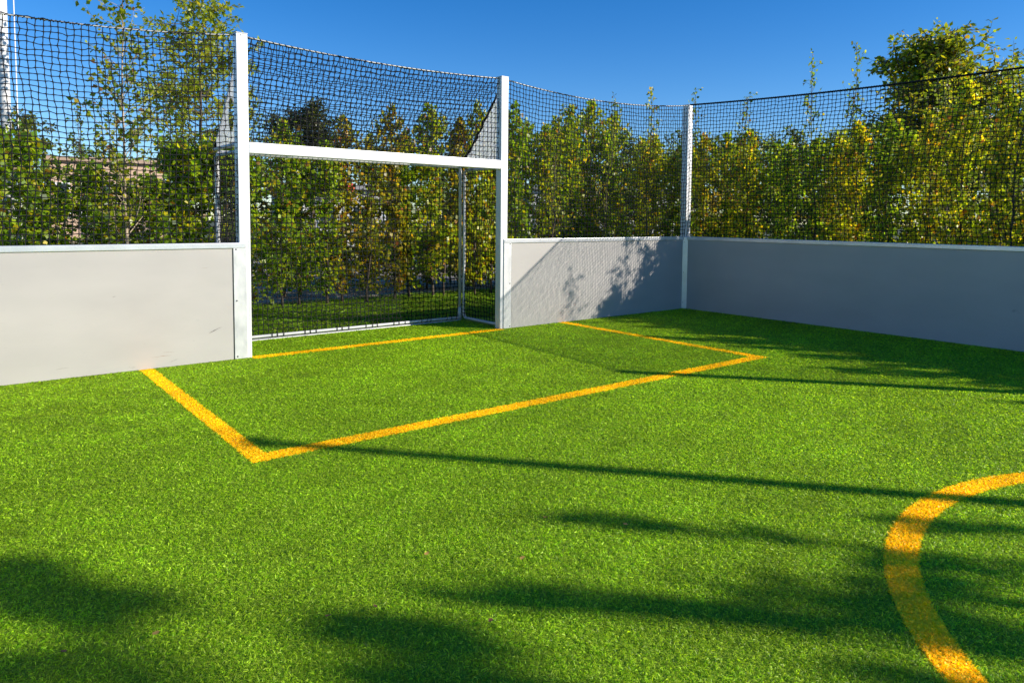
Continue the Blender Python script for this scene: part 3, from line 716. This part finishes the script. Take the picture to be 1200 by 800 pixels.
tag(e, 'small red sign glimpsed through the hedge behind the goal', 'sign')
MB().tube([(0, 0, 0), (0, 0, zc + .1)], .025, 8).build('signpost', M['galv'], e)
sgn = MB().tube([(0, -.03, zc), (0, -.045, zc)], .13, 8).build('sign_plate', surf('red_paint', (.55, .03, .02), (.65, .05, .03), 4, .5), e)
sgn.rotation_euler = (0, 0, 0)

def building(name, xl, xr, dep, ytop, label, wallmat, roofmat, rows_, cols_, skew=0):
    pl, pr = at(xl, dep), at(xr, dep + skew); L = math.hypot(pr[0] - pl[0], pr[1] - pl[1]); h = zat(ytop, dep)
    e = empty(name, (pl[0], pl[1], -.05), math.atan2(pr[1] - pl[1], pr[0] - pl[0])); tag(e, label, 'building')
    wl = MB().box(0, L, 0, 6, 0, h).build('wall', wallmat, e)
    MB().box(-.25, L + .25, -.25, 6.25, h + .002, h + .22).build('roof', roofmat, e, .02)
    for r_ in range(rows_):
        for c_ in range(cols_):
            cx_ = L * (c_ + .5) / cols_; z0 = h * (r_ + .32) / rows_; ww = min(.7, L / cols_ * .3); hh = h / rows_ * .42
            f = MB().box(cx_ - ww, cx_ + ww, -.05, .0, z0, z0 + hh).build('window', M['white_paint'], e)
            MB().box(cx_ - ww + .07, cx_ + ww - .07, -.058, -.052, z0 + .07, z0 + hh - .07).build('pane', M['glass'], f)
            MB().box(cx_ - ww - .05, cx_ + ww + .05, -.12, -.001, z0 - .06, z0 - .003).build('sill', M['galv'], f)
    return e
mt, N, L_, P_ = new_mat('window_glass'); P_.inputs['Base Color'].default_value = (.03, .045, .06, 1); P_.inputs['Roughness'].default_value = .05; M['glass'] = mt
building('tan_building', 62, 196, 36, 192, 'low tan building glimpsed above the left hedge', surf('tan_render', (.50, .34, .23), (.58, .41, .29), 1, .85, bump=.2), surf('brown_roof', (.34, .24, .17), (.44, .32, .23), 3, .8), 1, 5, 3)
building('white_building', 325, 480, 30, 222, 'low white building glimpsed through the hedge behind the goal', surf('white_render', (.50, .49, .47), (.60, .58, .55), 1, .85), surf('grey_roof', (.22, .22, .23), (.32, .32, .33), 3, .7), 1, 4, 2)
building('grey_building', 620, 790, 44, 222, 'pale grey building glimpsed through the hedge near the corner', surf('grey_render', (.50, .50, .50), (.60, .60, .59), 1, .85), surf('slate_roof', (.12, .12, .13), (.2, .2, .21), 3, .7), 1, 6, 2)

# ------------------------------------------------------------------ fallen leaves on the turf
FL = [(575, 735, 0), (612, 660, 1), (640, 612, 0), (733, 620, 1), (385, 729, 0), (182, 750, 1), (75, 772, 0), (500, 655, 1), (440, 718, 0), (1150, 470, 1), (585, 382, 0), (680, 400, 1), (865, 412, 0)]
brown = leaf_mat('dry_leaf', .15, .7)
for i, (xx, yy, c) in enumerate(FL):
    d = FV + RV * ((xx - 600) / FPX) - UV * ((yy - 310) / FPX); t = -C.z / d.z; p = C + d * t
    if not (LX < p.x < WX and p.y < -.05): continue
    k = 9; V = [(.0, 0, .004)]; Lf = .013
    for j in range(k):
        a = 6.283 * j / k; V.append((Lf * math.cos(a), Lf * .62 * math.sin(a), .004 + R.uniform(0, .005)))
    F = [(0, 1 + j, 1 + (j + 1) % k) for j in range(k)]
    me = npmesh('fallen_leaf', V, F, brown, np.tile(np.array([[(.22, .09, .04), (.42, .26, .06)][c]]), (k, 1)))
    o = link(bpy.data.objects.new('fallen_leaf', me)); o.location = (p.x, p.y, .020); o.rotation_euler = (R.uniform(-.2, .2), R.uniform(-.2, .2), R.uniform(0, 6))
    tag(o, 'small dry leaf lying loose on the green turf', 'leaf', 'fallen leaves on the turf')

sc.cycles.max_bounces = 8; sc.cycles.transparent_max_bounces = 16
